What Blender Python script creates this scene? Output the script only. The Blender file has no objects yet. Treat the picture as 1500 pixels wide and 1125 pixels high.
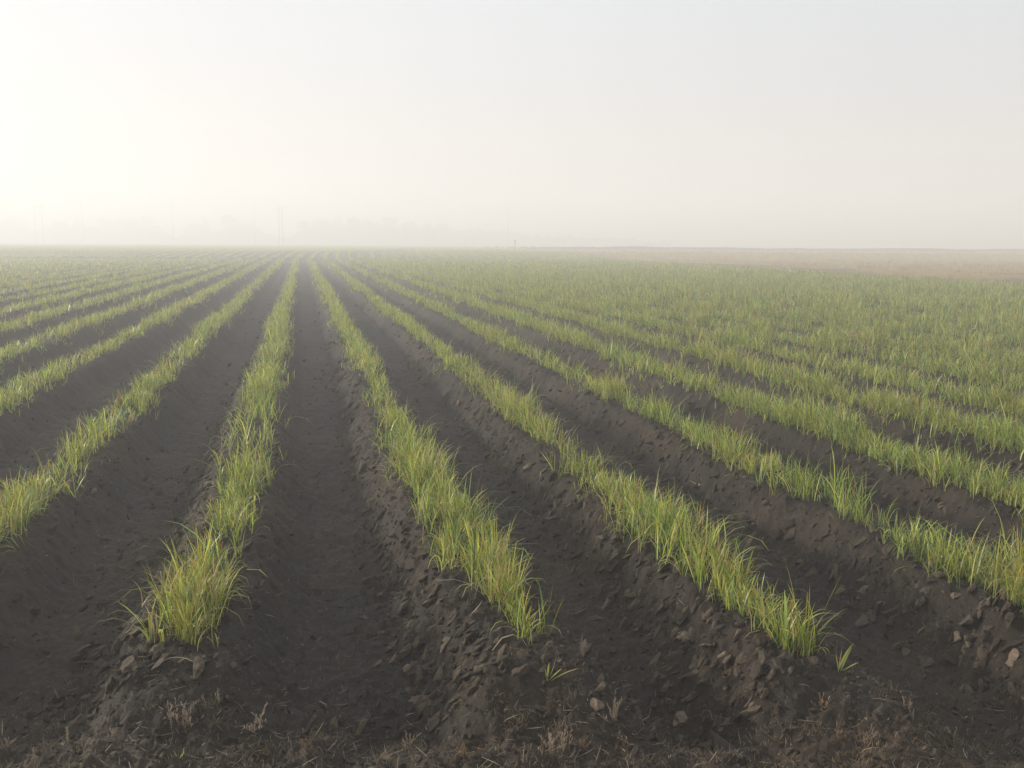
import bpy, bmesh, math, random
import numpy as np
from mathutils import Vector, Matrix, noise as mnoise

random.seed(7)
RNG = np.random.default_rng(11)
scn = bpy.context.scene
COL = scn.collection
R = math.radians

# ------------------------------------------------------------------ place constants
CAM_H = 2.0            # eye height over the ridge crests
PITCH = R(9.02)
ROLL = R(0.40)
FPX = 1300.0           # focal length in photo pixels (photo is 1500 wide)
AZ = R(13.26)          # rows run this far left of the view heading
SP = 1.5               # row spacing
V0 = 0.93              # lateral position of the first row right of the wheel furrow
Y_END = 4.22           # where the rows stop at the headland
BLOCK = 106.0          # length of the near block
V_EDGE = 28.5          # right hand edge of the cropped block
ca, sa = math.cos(AZ), math.sin(AZ)

SUN_AZ = R(78)         # left of the view heading
SUN_EL = R(15)

# ------------------------------------------------------------------ camera
cam = bpy.data.cameras.new("camera")
camo = bpy.data.objects.new("camera", cam)
COL.objects.link(camo)
cam.sensor_width = 36.0
cam.lens = FPX / 1500.0 * 36.0
cam.clip_end = 9000
cam.clip_start = 0.05
camo.matrix_world = Matrix.Translation((0, 0, CAM_H)) @ Matrix.Rotation(math.pi / 2 - PITCH, 4, 'X') @ Matrix.Rotation(ROLL, 4, 'Z')
scn.camera = camo
CM = camo.matrix_world.copy()


def at(px, py, z=0.0):
    """the point of the level z that a photo pixel looks at"""
    d = CM.to_3x3() @ Vector(((px - 750) / FPX, -(py - 562.5) / FPX, -1.0))
    t = (z - CAM_H) / d.z
    p = Vector((0, 0, CAM_H)) + d * t
    return p.x, p.y


def at_depth(px, depth):
    d = CM.to_3x3() @ Vector(((px - 750) / FPX, 0, -1.0))
    return d.x / d.y * depth, depth


# ------------------------------------------------------------------ numpy noise
def _hash(ix, iy, seed):
    h = (ix.astype(np.int64) * 374761393 + iy.astype(np.int64) * 668265263 + seed * 2147483647) & 0xFFFFFFFF
    h = ((h ^ (h >> 13)) * 1274126177) & 0xFFFFFFFF
    h = h ^ (h >> 16)
    return (h & 0xFFFFFF).astype(np.float64) / float(0xFFFFFF)


def vn(x, y, seed=0):
    ix = np.floor(x); iy = np.floor(y)
    fx = x - ix; fy = y - iy
    fx = fx * fx * fx * (fx * (fx * 6 - 15) + 10); fy = fy * fy * fy * (fy * (fy * 6 - 15) + 10)
    a = _hash(ix, iy, seed); b = _hash(ix + 1, iy, seed)
    c = _hash(ix, iy + 1, seed); d = _hash(ix + 1, iy + 1, seed)
    return (a + (b - a) * fx) * (1 - fy) + (c + (d - c) * fx) * fy - 0.5


def fbm(x, y, seed, octs=4, gain=0.5):
    s = 0; a = 1.0
    c, q = 0.8, 0.6
    for i in range(octs):
        s = s + a * vn(x, y, seed + i * 17)
        x, y = (x * c - y * q) * 2.03, (x * q + y * c) * 2.03
        a *= gain
    return s


def sstep(a, b, x):
    t = np.clip((x - a) / (b - a), 0, 1)
    return t * t * (3 - 2 * t)


# ------------------------------------------------------------------ terrain
def lateral(X, Y):
    """(lateral offset across the rows, distance along them); beyond the first block the rows bend right"""
    v = X * ca + Y * sa
    t = -X * sa + Y * ca
    far = np.maximum(t - BLOCK, 0)
    v = v - 0.0009 * far * far - 0.035 * far
    return v, t


def row_wobble(k, t):
    if np.ndim(k) or k in (-1, 0):
        e = np.where(np.asarray(k) == -1, -0.09 * np.exp(-((t - 3.6) / 2.0) ** 2), 0) + np.where(np.asarray(k) == 0, 0.10 * np.exp(-((t - 3.9) / 1.2) ** 2), 0)
    else: e = 0
    return e + 0.07 * vn(t * 0.22, k * 7.3 + 0 * t, 5) * 2 + 0.04 * vn(t * 0.8, k * 3.1 + 0 * t, 6)


def ground_parts(X, Y):
    v, t = lateral(X, Y)
    k = np.round((v - V0) / SP)
    q = v - V0 - k * SP - row_wobble(k, t) * 0.8
    return v, t, k, q


GUTTERS = [at(1040, 1045, -.2) + (.13, .13), at(985, 1000, -.2) + (.12, .06), at(560, 1060, -.2) + (.13, .06), at(1250, 1000, -.2) + (.2, .05)]


def ground_z(X, Y, fine=True):
    X = np.asarray(X, float); Y = np.asarray(Y, float)
    v, t, k, q = ground_parts(X, Y)
    aq = np.abs(q + 0.05 * vn(X * 2.3, Y * 2.3, 41))
    prof = 1 - sstep(0.17, 0.56, aq)                      # crest 1 .. furrow 0
    yend = Y_END - 0.28 + 0.2 * vn(k * 3.7, k * 1.3, 9) + 0.25 * vn(X * 1.7, Y * 1.1, 12)
    in_f = sstep(yend - 0.42, yend + 0.12, Y)
    z_field = -0.31 + 0.31 * prof
    # dip of the cross drain at the end of the block, then a slow rise
    dist = np.hypot(X, Y)
    drain = np.exp(-((t - BLOCK) / 2.6) ** 2)
    out = sstep(V_EDGE - 0.5, V_EDGE + 1.5, v)
    z_field = z_field * (1 - 0.65 * out)
    z = -0.15 * (1 - in_f) + z_field * in_f
    # the furrows run out into the headland as shallow gutters
    furrow_out = (1 - in_f) * sstep(3.15, 3.9, Y) * (1 - prof)
    z = z - 0.10 * furrow_out
    z = z - 0.32 * drain
    z = z + 0.6 * sstep(BLOCK + 2, BLOCK + 26, t)
    near = 1 / (1 + (dist / 30) ** 2)
    for gx, gy, gr, gd in GUTTERS:
        z = z - gd * np.exp(-(((X - gx) / gr) ** 2 + ((Y - gy) / (gr * 1.8)) ** 2))
    z = z + 0.05 * fbm(X * 1.3, Y * 1.3, 3, 3) * near
    if fine:
        rough = 0.35 + 0.9 * np.exp(-((q + 0.36) / 0.17) ** 2) + 0.35 * np.exp(-((q - 0.34) / 0.13) ** 2)
        rough = rough * in_f + 0.9 * (1 - in_f)
        n1 = fbm(X * 7.0, Y * 7.0, 21, 4, 0.55)
        rid = 0.5 - np.abs(vn(X * 9.5 + 2 * n1, Y * 9.5, 31)) * 2
        z = z + near * rough * (0.055 * n1 + 0.030 * rid)
        wr = X * 3 + Y * 1.5 + 0.9 * n1
        z = z + near * rough * 0.022 * (0.5 - 2 * np.abs(vn(X * 24 + 3 * n1, Y * 17, 36))) + near * rough * 0.016 * (np.floor(fbm(X * 13, Y * 11, 37, 3) * 5) / 5)
        # drag marks of the plough on the furrow floor
        fl = np.exp(-(((np.abs(q) - 0.75) / 0.16)) ** 2)
        z = z + near * fl * 0.012 * vn(v * 22, t * 0.9, 33)
        z = z + near * 0.024 * fbm(X * 26, Y * 26, 51, 2)
    return z


def new_obj(name, me, mat=None, parent=None):
    o = bpy.data.objects.new(name, me)
    COL.objects.link(o)
    if mat is not None and me is not None:
        me.materials.append(mat)
    if parent is not None:
        o.parent = parent
    return o


def tag(o, label=None, cat=None, group=None, kind=None):
    if label: o["label"] = label
    if cat: o["category"] = cat
    if group: o["group"] = group
    if kind: o["kind"] = kind
    return o


def np_mesh(name, verts, faces, colors=None, smooth=True):
    """faces: (n,4) or (n,3) int array"""
    me = bpy.data.meshes.new(name)
    nv, nf, k = len(verts), len(faces), faces.shape[1]
    me.vertices.add(nv)
    me.vertices.foreach_set("co", np.ascontiguousarray(verts, np.float32).ravel())
    me.loops.add(nf * k)
    me.loops.foreach_set("vertex_index", np.ascontiguousarray(faces, np.int32).ravel())
    me.polygons.add(nf)
    me.polygons.foreach_set("loop_start", np.arange(0, nf * k, k, dtype=np.int32))
    me.polygons.foreach_set("use_smooth", np.full(nf, smooth, dtype=bool))
    me.update(calc_edges=True)
    if colors is not None:
        a = me.color_attributes.new("tint", 'FLOAT_COLOR', 'POINT')
        c = np.ones((nv, 4), np.float32); c[:, :3] = colors
        a.data.foreach_set("color", c.ravel())
    return me


# ------------------------------------------------------------------ materials
def mat_new(name):
    m = bpy.data.materials.new(name); m.use_nodes = True
    nt = m.node_tree; nt.nodes.clear()
    out = nt.nodes.new("ShaderNodeOutputMaterial")
    return m, nt, out


def N(nt, t, **kw):
    n = nt.nodes.new(t)
    for k, v in kw.items():
        if k in n.inputs: n.inputs[k].default_value = v
        else: setattr(n, k, v)
    return n


def mat_soil():
    m, nt, out = mat_new("soil")
    L = nt.links.new
    geo = N(nt, "ShaderNodeNewGeometry")
    att = N(nt, "ShaderNodeAttribute", attribute_name="tint")
    n1 = N(nt, "ShaderNodeTexNoise", Scale=1.7, Detail=8.0, Roughness=0.6)
    n2 = N(nt, "ShaderNodeTexNoise", Scale=38.0, Detail=6.0, Roughness=0.7)
    L(geo.outputs["Position"], n1.inputs["Vector"]); L(geo.outputs["Position"], n2.inputs["Vector"])
    r1 = N(nt, "ShaderNodeMapRange"); L(n1.outputs["Fac"], r1.inputs[0])
    r1.inputs[1].default_value = .3; r1.inputs[2].default_value = .7; r1.inputs[3].default_value = .7; r1.inputs[4].default_value = 1.35
    r2 = N(nt, "ShaderNodeMapRange"); L(n2.outputs["Fac"], r2.inputs[0])
    r2.inputs[1].default_value = .3; r2.inputs[2].default_value = .72; r2.inputs[3].default_value = .6; r2.inputs[4].default_value = 1.6
    mm = N(nt, "ShaderNodeMath", operation='MULTIPLY'); L(r1.outputs[0], mm.inputs[0]); L(r2.outputs[0], mm.inputs[1])
    vm = N(nt, "ShaderNodeVectorMath", operation='SCALE'); L(att.outputs["Color"], vm.inputs[0]); L(mm.outputs[0], vm.inputs["Scale"])
    n3 = N(nt, "ShaderNodeTexNoise", Scale=90.0, Detail=5.0, Roughness=0.75)
    L(geo.outputs["Position"], n3.inputs["Vector"])
    b1 = N(nt, "ShaderNodeBump", Strength=0.7, Distance=0.02); L(n2.outputs["Fac"], b1.inputs["Height"])
    b2 = N(nt, "ShaderNodeBump", Strength=0.6, Distance=0.006); L(n3.outputs["Fac"], b2.inputs["Height"]); L(b1.outputs[0], b2.inputs["Normal"])
    p = N(nt, "ShaderNodeBsdfPrincipled", Roughness=0.8)
    p.inputs["Specular IOR Level"].default_value = 0.35
    L(vm.outputs[0], p.inputs["Base Color"]); L(b2.outputs[0], p.inputs["Normal"])
    L(p.outputs[0], out.inputs[0])
    return m


def mat_clod():
    m, nt, out = mat_new("clod_soil")
    L = nt.links.new
    geo = N(nt, "ShaderNodeNewGeometry")
    att = N(nt, "ShaderNodeAttribute", attribute_name="tint")
    n2 = N(nt, "ShaderNodeTexNoise", Scale=55.0, Detail=7.0, Roughness=0.7)
    L(geo.outputs["Position"], n2.inputs["Vector"])
    r2 = N(nt, "ShaderNodeMapRange"); L(n2.outputs["Fac"], r2.inputs[0])
    r2.inputs[1].default_value = .3; r2.inputs[2].default_value = .7; r2.inputs[3].default_value = .6; r2.inputs[4].default_value = 1.45
    vm = N(nt, "ShaderNodeVectorMath", operation='SCALE'); L(att.outputs["Color"], vm.inputs[0]); L(r2.outputs[0], vm.inputs["Scale"])
    b1 = N(nt, "ShaderNodeBump", Strength=1.0, Distance=0.012); L(n2.outputs["Fac"], b1.inputs["Height"])
    p = N(nt, "ShaderNodeBsdfPrincipled", Roughness=0.8)
    p.inputs["Specular IOR Level"].default_value = 0.4
    L(vm.outputs[0], p.inputs["Base Color"]); L(b1.outputs[0], p.inputs["Normal"])
    L(p.outputs[0], out.inputs[0])
    return m


def mat_blade(name="blade", trans=0.45, rough=0.42, spec=0.45):
    m, nt, out = mat_new(name)
    L = nt.links.new
    att = N(nt, "ShaderNodeAttribute", attribute_name="tint")
    p = N(nt, "ShaderNodeBsdfPrincipled", Roughness=rough)
    p.inputs["Specular IOR Level"].default_value = spec
    t = N(nt, "ShaderNodeBsdfTranslucent")
    hs = N(nt, "ShaderNodeHueSaturation", Saturation=1.15, Value=1.25)
    L(att.outputs["Color"], hs.inputs["Color"]); L(hs.outputs[0], t.inputs["Color"])
    L(att.outputs["Color"], p.inputs["Base Color"])
    mx = N(nt, "ShaderNodeMixShader"); mx.inputs[0].default_value = trans
    L(p.outputs[0], mx.inputs[1]); L(t.outputs[0], mx.inputs[2])
    L(mx.outputs[0], out.inputs[0])
    return m


def mat_plain(name, col, rough=0.85, noise=0.3, scale=8.0):
    m, nt, out = mat_new(name)
    L = nt.links.new
    tc = N(nt, "ShaderNodeTexCoord")
    n = N(nt, "ShaderNodeTexNoise", Scale=scale, Detail=5.0); L(tc.outputs["Object"], n.inputs["Vector"])
    r = N(nt, "ShaderNodeMapRange"); L(n.outputs["Fac"], r.inputs[0])
    r.inputs[1].default_value = .3; r.inputs[2].default_value = .7; r.inputs[3].default_value = 1 - noise; r.inputs[4].default_value = 1 + noise
    vm = N(nt, "ShaderNodeVectorMath", operation='SCALE'); vm.inputs[0].default_value = col; L(r.outputs[0], vm.inputs["Scale"])
    p = N(nt, "ShaderNodeBsdfPrincipled", Roughness=rough); L(vm.outputs[0], p.inputs["Base Color"])
    L(p.outputs[0], out.inputs[0])
    return m


M_SOIL = mat_soil(); M_CLOD = mat_clod()
M_BLADE = mat_blade('blade', 0.42, 0.38, 0.45); M_STRAW = mat_blade("dry_straw", 0.2, 0.6, 0.3)
M_LEAF = mat_blade("tree_leaf", 0.25, 0.6, 0.2)
M_BARK = mat_plain("bark", (0.06, 0.045, 0.035))
M_POLE = mat_plain("weathered_pole_wood", (0.09, 0.07, 0.055))
M_PORC = mat_plain("insulator_glaze", (0.16, 0.09, 0.06), 0.3, 0.1)
M_STAKE = mat_plain("stake_metal", (0.22, 0.21, 0.2), 0.5, 0.2)

# ------------------------------------------------------------------ ground sheet
def build_ground():
    ys = [-9.0, -6.0, -4.0, -2.5, -1.5, -0.5, 0.2, 0.8, 1.3, 1.7, 2.0, 2.25]
    y = 2.4
    while y < 125:
        ys.append(y)
        y += 0.011 + 0.0042 * (y - 2.4) * (1 if y < 60 else 1.2)
    while y < 2600:
        ys.append(y); y *= 1.045
    ys = np.array(ys)
    nc = 1180
    tt = np.linspace(-1, 1, nc)
    tt = np.sign(tt) * (np.abs(tt) * 0.75 + 0.45 * np.abs(tt) ** 2.2)     # +-1.2, denser in the middle
    W = np.maximum(ys, 0) + 4.0
    X = W[:, None] * tt[None, :]
    Y = np.repeat(ys[:, None], nc, 1)
    Z = ground_z(X, Y)
    v, t, k, q = ground_parts(X, Y)
    C = np.zeros(X.shape + (3,))
    soil = np.array([0.0142, 0.0098, 0.0054]); soil2 = np.array([0.029, 0.0200, 0.0107])
    dry = np.array([0.25, 0.170, 0.045]); green = np.array([0.10, 0.115, 0.045]); dgreen = np.array([0.05, 0.075, 0.035])
    brownsoil = np.array([0.095, 0.074, 0.036])
    n = fbm(X * 0.9, Y * 0.9, 77, 3)[..., None]
    C[:] = soil + (soil2 - soil) * np.clip(0.35 + n, 0, 1)
    # dusty crust on the headland
    hl = (1 - sstep(3.45, 3.75, Y + 0.2 * vn(X * 2, Y * 2, 71)))[..., None]
    C = C * (1 - hl) + (np.array([0.038, 0.0262, 0.0155]) * (1 + 0.5 * n)) * hl
    nz = fbm(X * 0.05, Y * 0.05, 78, 4)
    wob = 2.5 * vn(t * 0.09, v * 0.02, 81)
    out = sstep(V_EDGE + wob, V_EDGE + 3 + wob, v)[..., None]
    nn = fbm(X * 0.35, Y * 0.12, 83, 4)
    mixd = (sstep(-0.2, 0.35, nn + 0.55 * sstep(V_EDGE + 6, V_EDGE + 24, v) - 0.1) )[..., None]
    C = C * (1 - out) + (brownsoil * (1 - mixd) + dry * mixd) * out
    farr = sstep(BLOCK + 4, BLOCK + 26, t)[..., None]
    tanz = sstep(8, 26, v + 14 * vn(X * 0.02, Y * 0.01, 91))[..., None]
    farc = (green * (1 - tanz) + dry * tanz)
    C = C * (1 - farr) + farc * farr
    ff = sstep(205, 240, Y + 30 * nz)[..., None]
    C = C * (1 - ff) + (green * 0.6) * ff
    fg = sstep(700, 760, Y)[..., None]
    C = C * (1 - fg) + dgreen * fg
    nr = len(ys)
    idx = np.arange(nr * nc).reshape(nr, nc)
    F = np.stack([idx[:-1, :-1], idx[:-1, 1:], idx[1:, 1:], idx[1:, :-1]], -1).reshape(-1, 4)
    V = np.stack([X, Y, Z], -1).reshape(-1, 3)
    me = np_mesh("ground", V, F, C.reshape(-1, 3))
    o = new_obj("ground", me, M_SOIL)
    tag(o, "dark ploughed soil shaped into long ridges and furrows", "ground", kind="structure")


build_ground()


# ------------------------------------------------------------------ blades
PAL = {
    'green': np.array([0.215, 0.275, 0.066]), 'deep': np.array([0.100, 0.165, 0.052]), 'lime': np.array([0.37, 0.385, 0.095]),
    'yellow': np.array([0.42, 0.36, 0.08]), 'orange': np.array([0.42, 0.21, 0.07]), 'straw': np.array([0.46, 0.37, 0.21]),
    'rust': np.array([0.24, 0.13, 0.06]),
}


def blades(P, H, W, az, lean, curl, nseg, c0, c1, twist=None):
    """ribbons: P (n,3) base, H length, W width, az heading of the bend, lean start angle, curl added angle; c0/c1 base and tip colour"""
    n = len(P)
    s = np.linspace(0, 1, nseg + 1)
    pos = np.zeros((n, nseg + 1, 3)); pos[:, 0] = P
    dirx, diry = np.cos(az), np.sin(az)
    for i in range(1, nseg + 1):
        sm = (s[i] + s[i - 1]) / 2
        ang = lean + curl * sm ** 1.6
        st = (H / nseg)[:, None]
        d = np.stack([np.sin(ang) * dirx, np.sin(ang) * diry, np.cos(ang)], -1)
        pos[:, i] = pos[:, i - 1] + d * st
    tw = (RNG.uniform(-0.9, 0.9, n) if twist is None else twist)
    tw0 = RNG.uniform(-0.7, 0.7, n)
    width = (0.55 + 0.9 * s) * (1 - s ** 2.2) ** 0.8
    width[0] = 0.5
    width[-1] = 0.04
    verts = np.zeros((n, nseg + 1, 2, 3))
    for i in range(nseg + 1):
        a = az + math.pi / 2 + tw0 + tw * s[i]
        side = np.stack([np.cos(a), np.sin(a), np.zeros(n)], -1) * (W * width[i] / 2)[:, None]
        verts[:, i, 0] = pos[:, i] - side
        verts[:, i, 1] = pos[:, i] + side
    base = np.arange(n)[:, None] * (nseg + 1) * 2
    F = []
    for i in range(nseg):
        o = i * 2
        F.append(np.stack([base[:, 0] + o, base[:, 0] + o + 1, base[:, 0] + o + 3, base[:, 0] + o + 2], -1))
    F = np.stack(F, 1).reshape(-1, 4)
    cc = np.zeros((n, nseg + 1, 2, 3))
    for i in range(nseg + 1):
        f = s[i] ** 1.8
        cc[:, i, 0] = cc[:, i, 1] = c0 * (1 - f) + c1 * f
    return verts.reshape(-1, 3), F, cc.reshape(-1, 3)


def join(parts):
    V, F, C, o = [], [], [], 0
    for v, f, c in parts:
        V.append(v); F.append(f + o); C.append(c); o += len(v)
    return np.concatenate(V), np.concatenate(F), np.concatenate(C)


def blade_colors(n, yel=0.25, X=None, Y=None):
    u = RNG.random(n)
    c = np.where((u < 0.45)[:, None], PAL['green'], np.where((u < 0.66)[:, None], PAL['deep'], PAL['lime']))
    c = c * RNG.uniform(0.38, 1.65, (n, 1))
    w = RNG.random(n)
    p = np.clip(yel, 0, 1)
    tip = c * 1.25
    tip = np.where((w < p * 0.5)[:, None], PAL['yellow'], tip)
    tip = np.where((w < p * 0.13)[:, None], PAL['orange'], tip)
    dead = RNG.random(n) < 0.04 + 0.06 * p
    c = np.where(dead[:, None], PAL['straw'] * RNG.uniform(0.7, 1.1, (n, 1)), c)
    tip = np.where(dead[:, None], PAL['straw'] * RNG.uniform(0.8, 1.2, (n, 1)), tip)
    red = RNG.random(n) < 0.010
    c = np.where(red[:, None], PAL['rust'], c)
    tip = np.where(red[:, None], PAL['orange'], tip)
    return c, tip


def row_blades(k, t0, t1, level):
    """plants of row k between t0 and t1 (metres along the row). level 0 near, 1 middle, 2 far, 3 very far"""
    per_m, bl, hs, ws, nseg, hw = [(190, 5, 0.95, 0.0076, 5, 0.195), (115, 4, 0.96, 0.0112, 3, 0.215),
                                    (62, 4, 1.05, 0.020, 2, 0.26), (36, 3, 1.12, 0.036, 2, 0.30)][level]
    n = int(per_m * (t1 - t0) * (1 + 0.5 * min(max((k - 2) / 3.0, 0), 1)))
    if n < 1: return None
    t = RNG.uniform(t0, t1, n)
    # patchy density along the row: gaps and thick clumps
    dens = 0.55 + 1.2 * vn(t * 1.1, 0 * t + k * 5.1, 101) + 0.8 * vn(t * 4.0, 0 * t + k * 5.1, 102)
    dens = dens + 0.3 * min(max((k - 2) / 2.0, 0), 1)
    te = (Y_END - (V0 + k * SP) * sa) / ca
    if k == 0: dens = np.where(t < te + 0.35, 0.18, dens)
    elif k == 1: dens = np.where(t < te + 0.35, 0.55, dens)
    else: dens = np.where(t < te + 0.9, 1.0, dens)
    keep = RNG.random(n) < np.clip(dens, 0.15, 1)
    t = t[keep]; n = len(t)
    side = np.clip(RNG.normal(0, 0.5, n), -1.15, 1.15)
    hwid = hw * (1 + 0.45 * min(max((k - 2) / 3.0, 0), 1.25) + 0.25 * (k < -3)) * (1 + 0.45 * vn(t * 0.9, 0 * t + k * 9.1, 103) * 2)
    tq = (Y_END - (V0 + k * SP) * sa) / ca
    if level == 0: hwid = hwid * (1 - 0.42 * (1 - sstep(tq + 0.3, tq + 1.6, t)))
    q = side * hwid
    v = V0 + k * SP + row_wobble(k, t) + q
    far = np.maximum(t - BLOCK, 0)
    v = v + 0.0009 * far * far + 0.035 * far
    X = v * ca - t * sa; Y = v * sa + t * ca
    yend = Y_END + 0.12 * vn(X * 6, Y * 6, 105) + 0.1 * math.sin(k * 2.3) - 0.17 * (k == 1)
    m = Y > yend
    X, Y, q, t = X[m], Y[m], q[m], t[m]; n = len(X)
    if n == 0: return None
    Z = ground_z(X, Y) - 0.012
    P = np.repeat(np.stack([X, Y, Z], -1), bl, 0)
    nb = len(P)
    P[:, :2] += RNG.normal(0, 0.012 + 0.006 * level, (nb, 2))
    tall = 1 + 0.7 * vn(t * 1.7, 0 * t + k * 2.9, 107) + 0.75 * vn(t * 5, 0 * t + k * 2.9, 108)
    H = np.repeat(0.235 * tall * (1 - 0.25 * np.abs(side[:len(tall)] if len(side) == len(tall) else 0)), bl) * RNG.uniform(0.45, 1.25, nb) * hs
    H = np.where(RNG.random(nb) < 0.05, H * 1.45, H)
    az = RNG.uniform(0, 2 * math.pi, nb)
    lean = np.abs(RNG.normal(0.0, 0.27, nb))
    curl = np.abs(RNG.normal(0.35, 0.75, nb))
    # outer plants flop outwards now and then
    flop = RNG.random(nb) < 0.10
    qq = np.repeat(q, bl)
    az = np.where(flop, np.where(qq > 0, 0, math.pi) + AZ + RNG.normal(0, 0.7, nb), az)
    curl = np.where(flop, RNG.uniform(1.6, 2.9, nb), curl)
    H = np.where(flop, H * 1.3, H)
    W = ws * RNG.uniform(0.5, 1.3, nb)
    big = RNG.random(nb) < 0.06
    W = np.where(big, W * 1.8, W); curl = np.where(big, curl + 0.5, curl)
    H = H * (1 + 0.32 * min(max((k - 1) / 3.0, 0), 1))
    yel = np.repeat(np.clip(0.42 + 0.9 * vn(t * 0.8, 0 * t + k * 4.4, 111), 0.05, 0.9), bl)
    if k in (-1, 0, 1, 2): yel = yel + 0.55 * (1 - sstep(te, te + 1.4, np.repeat(t, bl)))
    c0, c1 = blade_colors(nb, yel)
    return blades(P, H, W, az, lean, curl, nseg, c0, c1)


def row_span(k, tmin=None):
    v = V0 + k * SP
    t0 = (Y_END - 0.3 - v * sa) / ca
    return t0


def visible_t(k):
    """first t where row k is inside the (widened) view"""
    v = V0 + k * SP
    for i in range(0, 600):
        t = -10 + i * 0.25
        X = v * ca - t * sa; Y = v * sa + t * ca
        if Y > 2.8 and abs(X) < 0.66 * Y + 1.6:
            return t
    return None


def build_row_mesh(k, tmax=BLOCK - 2.5):
    t0 = row_span(k); tv = visible_t(k)
    if tv is None: return None
    t0 = max(t0, tv)
    v = V0 + k * SP
    parts = []
    cuts = [(0, 13), (13, 30), (30, 62), (62, 200)]   # by distance from the eye
    step = 1.0
    t = t0
    segs = []
    while t < tmax:
        e = min(t + step, tmax)
        X = v * ca - t * sa; Y = v * sa + t * ca
        d = math.hypot(X, Y)
        lv = 0 if d < 12 else 1 if d < 28 else 2 if d < 60 else 3
        if segs and segs[-1][2] == lv: segs[-1][1] = e
        else: segs.append([t, e, lv])
        t = e
    for a, b, lv in segs:
        r = row_blades(k, a, b, lv)
        if r is not None: parts.append(r)
    return join(parts) if parts else None


ROW_LABELS = {
    -1: "seedling row left of the wide central furrow, ending in an orange flecked tuft",
    0: "wide bright seedling row right of the central furrow, thinning to a trailing front end",
    1: "seedling row ending in a sparse spiky tuft above the two steep furrow clods",
    2: "seedling row reaching the frame's right side beside the brown straw-edged bank",
    3: "fourth seedling row to the right of the central furrow, tall upright blades at its front",
    4: "fifth seedling row to the right of the central furrow, thin dark furrow on both sides",
    5: "sixth seedling row to the right of the central furrow, with gaps showing soil",
    6: "seventh seedling row to the right of the central furrow, nearly touching its neighbours",
    7: "eighth seedling row to the right of the central furrow, nearly merged with the green mass",
    -2: "second seedling row left of the central furrow, running off the lower left edge",
    -3: "third seedling row left of the central furrow, pale yellow green in the haze",
    -4: "fourth seedling row left of the central furrow, hazy with a dark furrow before it",
    -5: "fifth seedling row left of the central furrow, thin and hazy",
    -6: "sixth seedling row left of the central furrow, thin hazy stripe near the merged crop",
}
merged = {'l': [], 'r': []}
for k in range(-26, 23):
    r = build_row_mesh(k)
    if r is None: continue
    if k in ROW_LABELS:
        V, F, C = r
        # object origin at the front end of the row
        o0 = V[np.argmin(V[:, 1])].copy(); o0[2] = 0
        me = np_mesh("crop_row", V - o0, F, C)
        o = new_obj("crop_row", me, M_BLADE); o.location = o0
        tag(o, ROW_LABELS[k], "crop row", "rows of green cereal seedlings on the ridges")
    else:
        merged['l' if k < 0 else 'r'].append(r)
for s, lab in (('l', "yellow green seedling crop merging together at the hazy far left"),
               ('r', "green seedling crop whose rows merge into one carpet on the right")):
    V, F, C = join(merged[s])
    o = new_obj("crop_grass", np_mesh("crop_grass", V, F, C), M_BLADE)
    tag(o, lab, "crop", kind="stuff")


# far block: rows that bend right past the cross drain
def far_block():
    parts = []
    for k in range(-62, 26):
        t0, t1 = BLOCK + 6, 300
        n = int((t1 - t0) * 11)
        t = BLOCK + 6 + (t1 - t0) * RNG.random(n) ** 1.5
        v0 = V0 + k * SP
        far = np.maximum(t - BLOCK, 0)
        v = v0 + RNG.normal(0, 0.14, n) + 0.0009 * far * far + 0.035 * far
        X = v * ca - t * sa; Y = v * sa + t * ca
        m = (np.abs(X) < 0.64 * Y + 3)
        X, Y = X[m], Y[m]; n = len(X)
        if n == 0: continue
        vv = X * ca + Y * sa
        P = np.stack([X, Y, ground_z(X, Y, False) - 0.02], -1)
        bl = 2
        P = np.repeat(P, bl, 0); nb = len(P)
        dist = np.hypot(P[:, 0], P[:, 1])
        P[:, :2] += RNG.normal(0, 0.06, (nb, 2))
        c0, c1 = blade_colors(nb, 0.35)
        parts.append(blades(P, RNG.uniform(0.15, 0.33, nb), 0.05 * dist / 120 * RNG.uniform(0.7, 1.3, nb), RNG.uniform(0, 6.28, nb),
                            np.abs(RNG.normal(0, 0.3, nb)), RNG.uniform(0, 0.8, nb), 1, c0, c1))
    V, F, C = join(parts)
    o = new_obj("far_crop_grass", np_mesh("far_crop_grass", V, F, C), M_BLADE)
    tag(o, "hazy crop rows bending right beyond the cross drain below the horizon", "crop", kind="stuff")


far_block()


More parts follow.
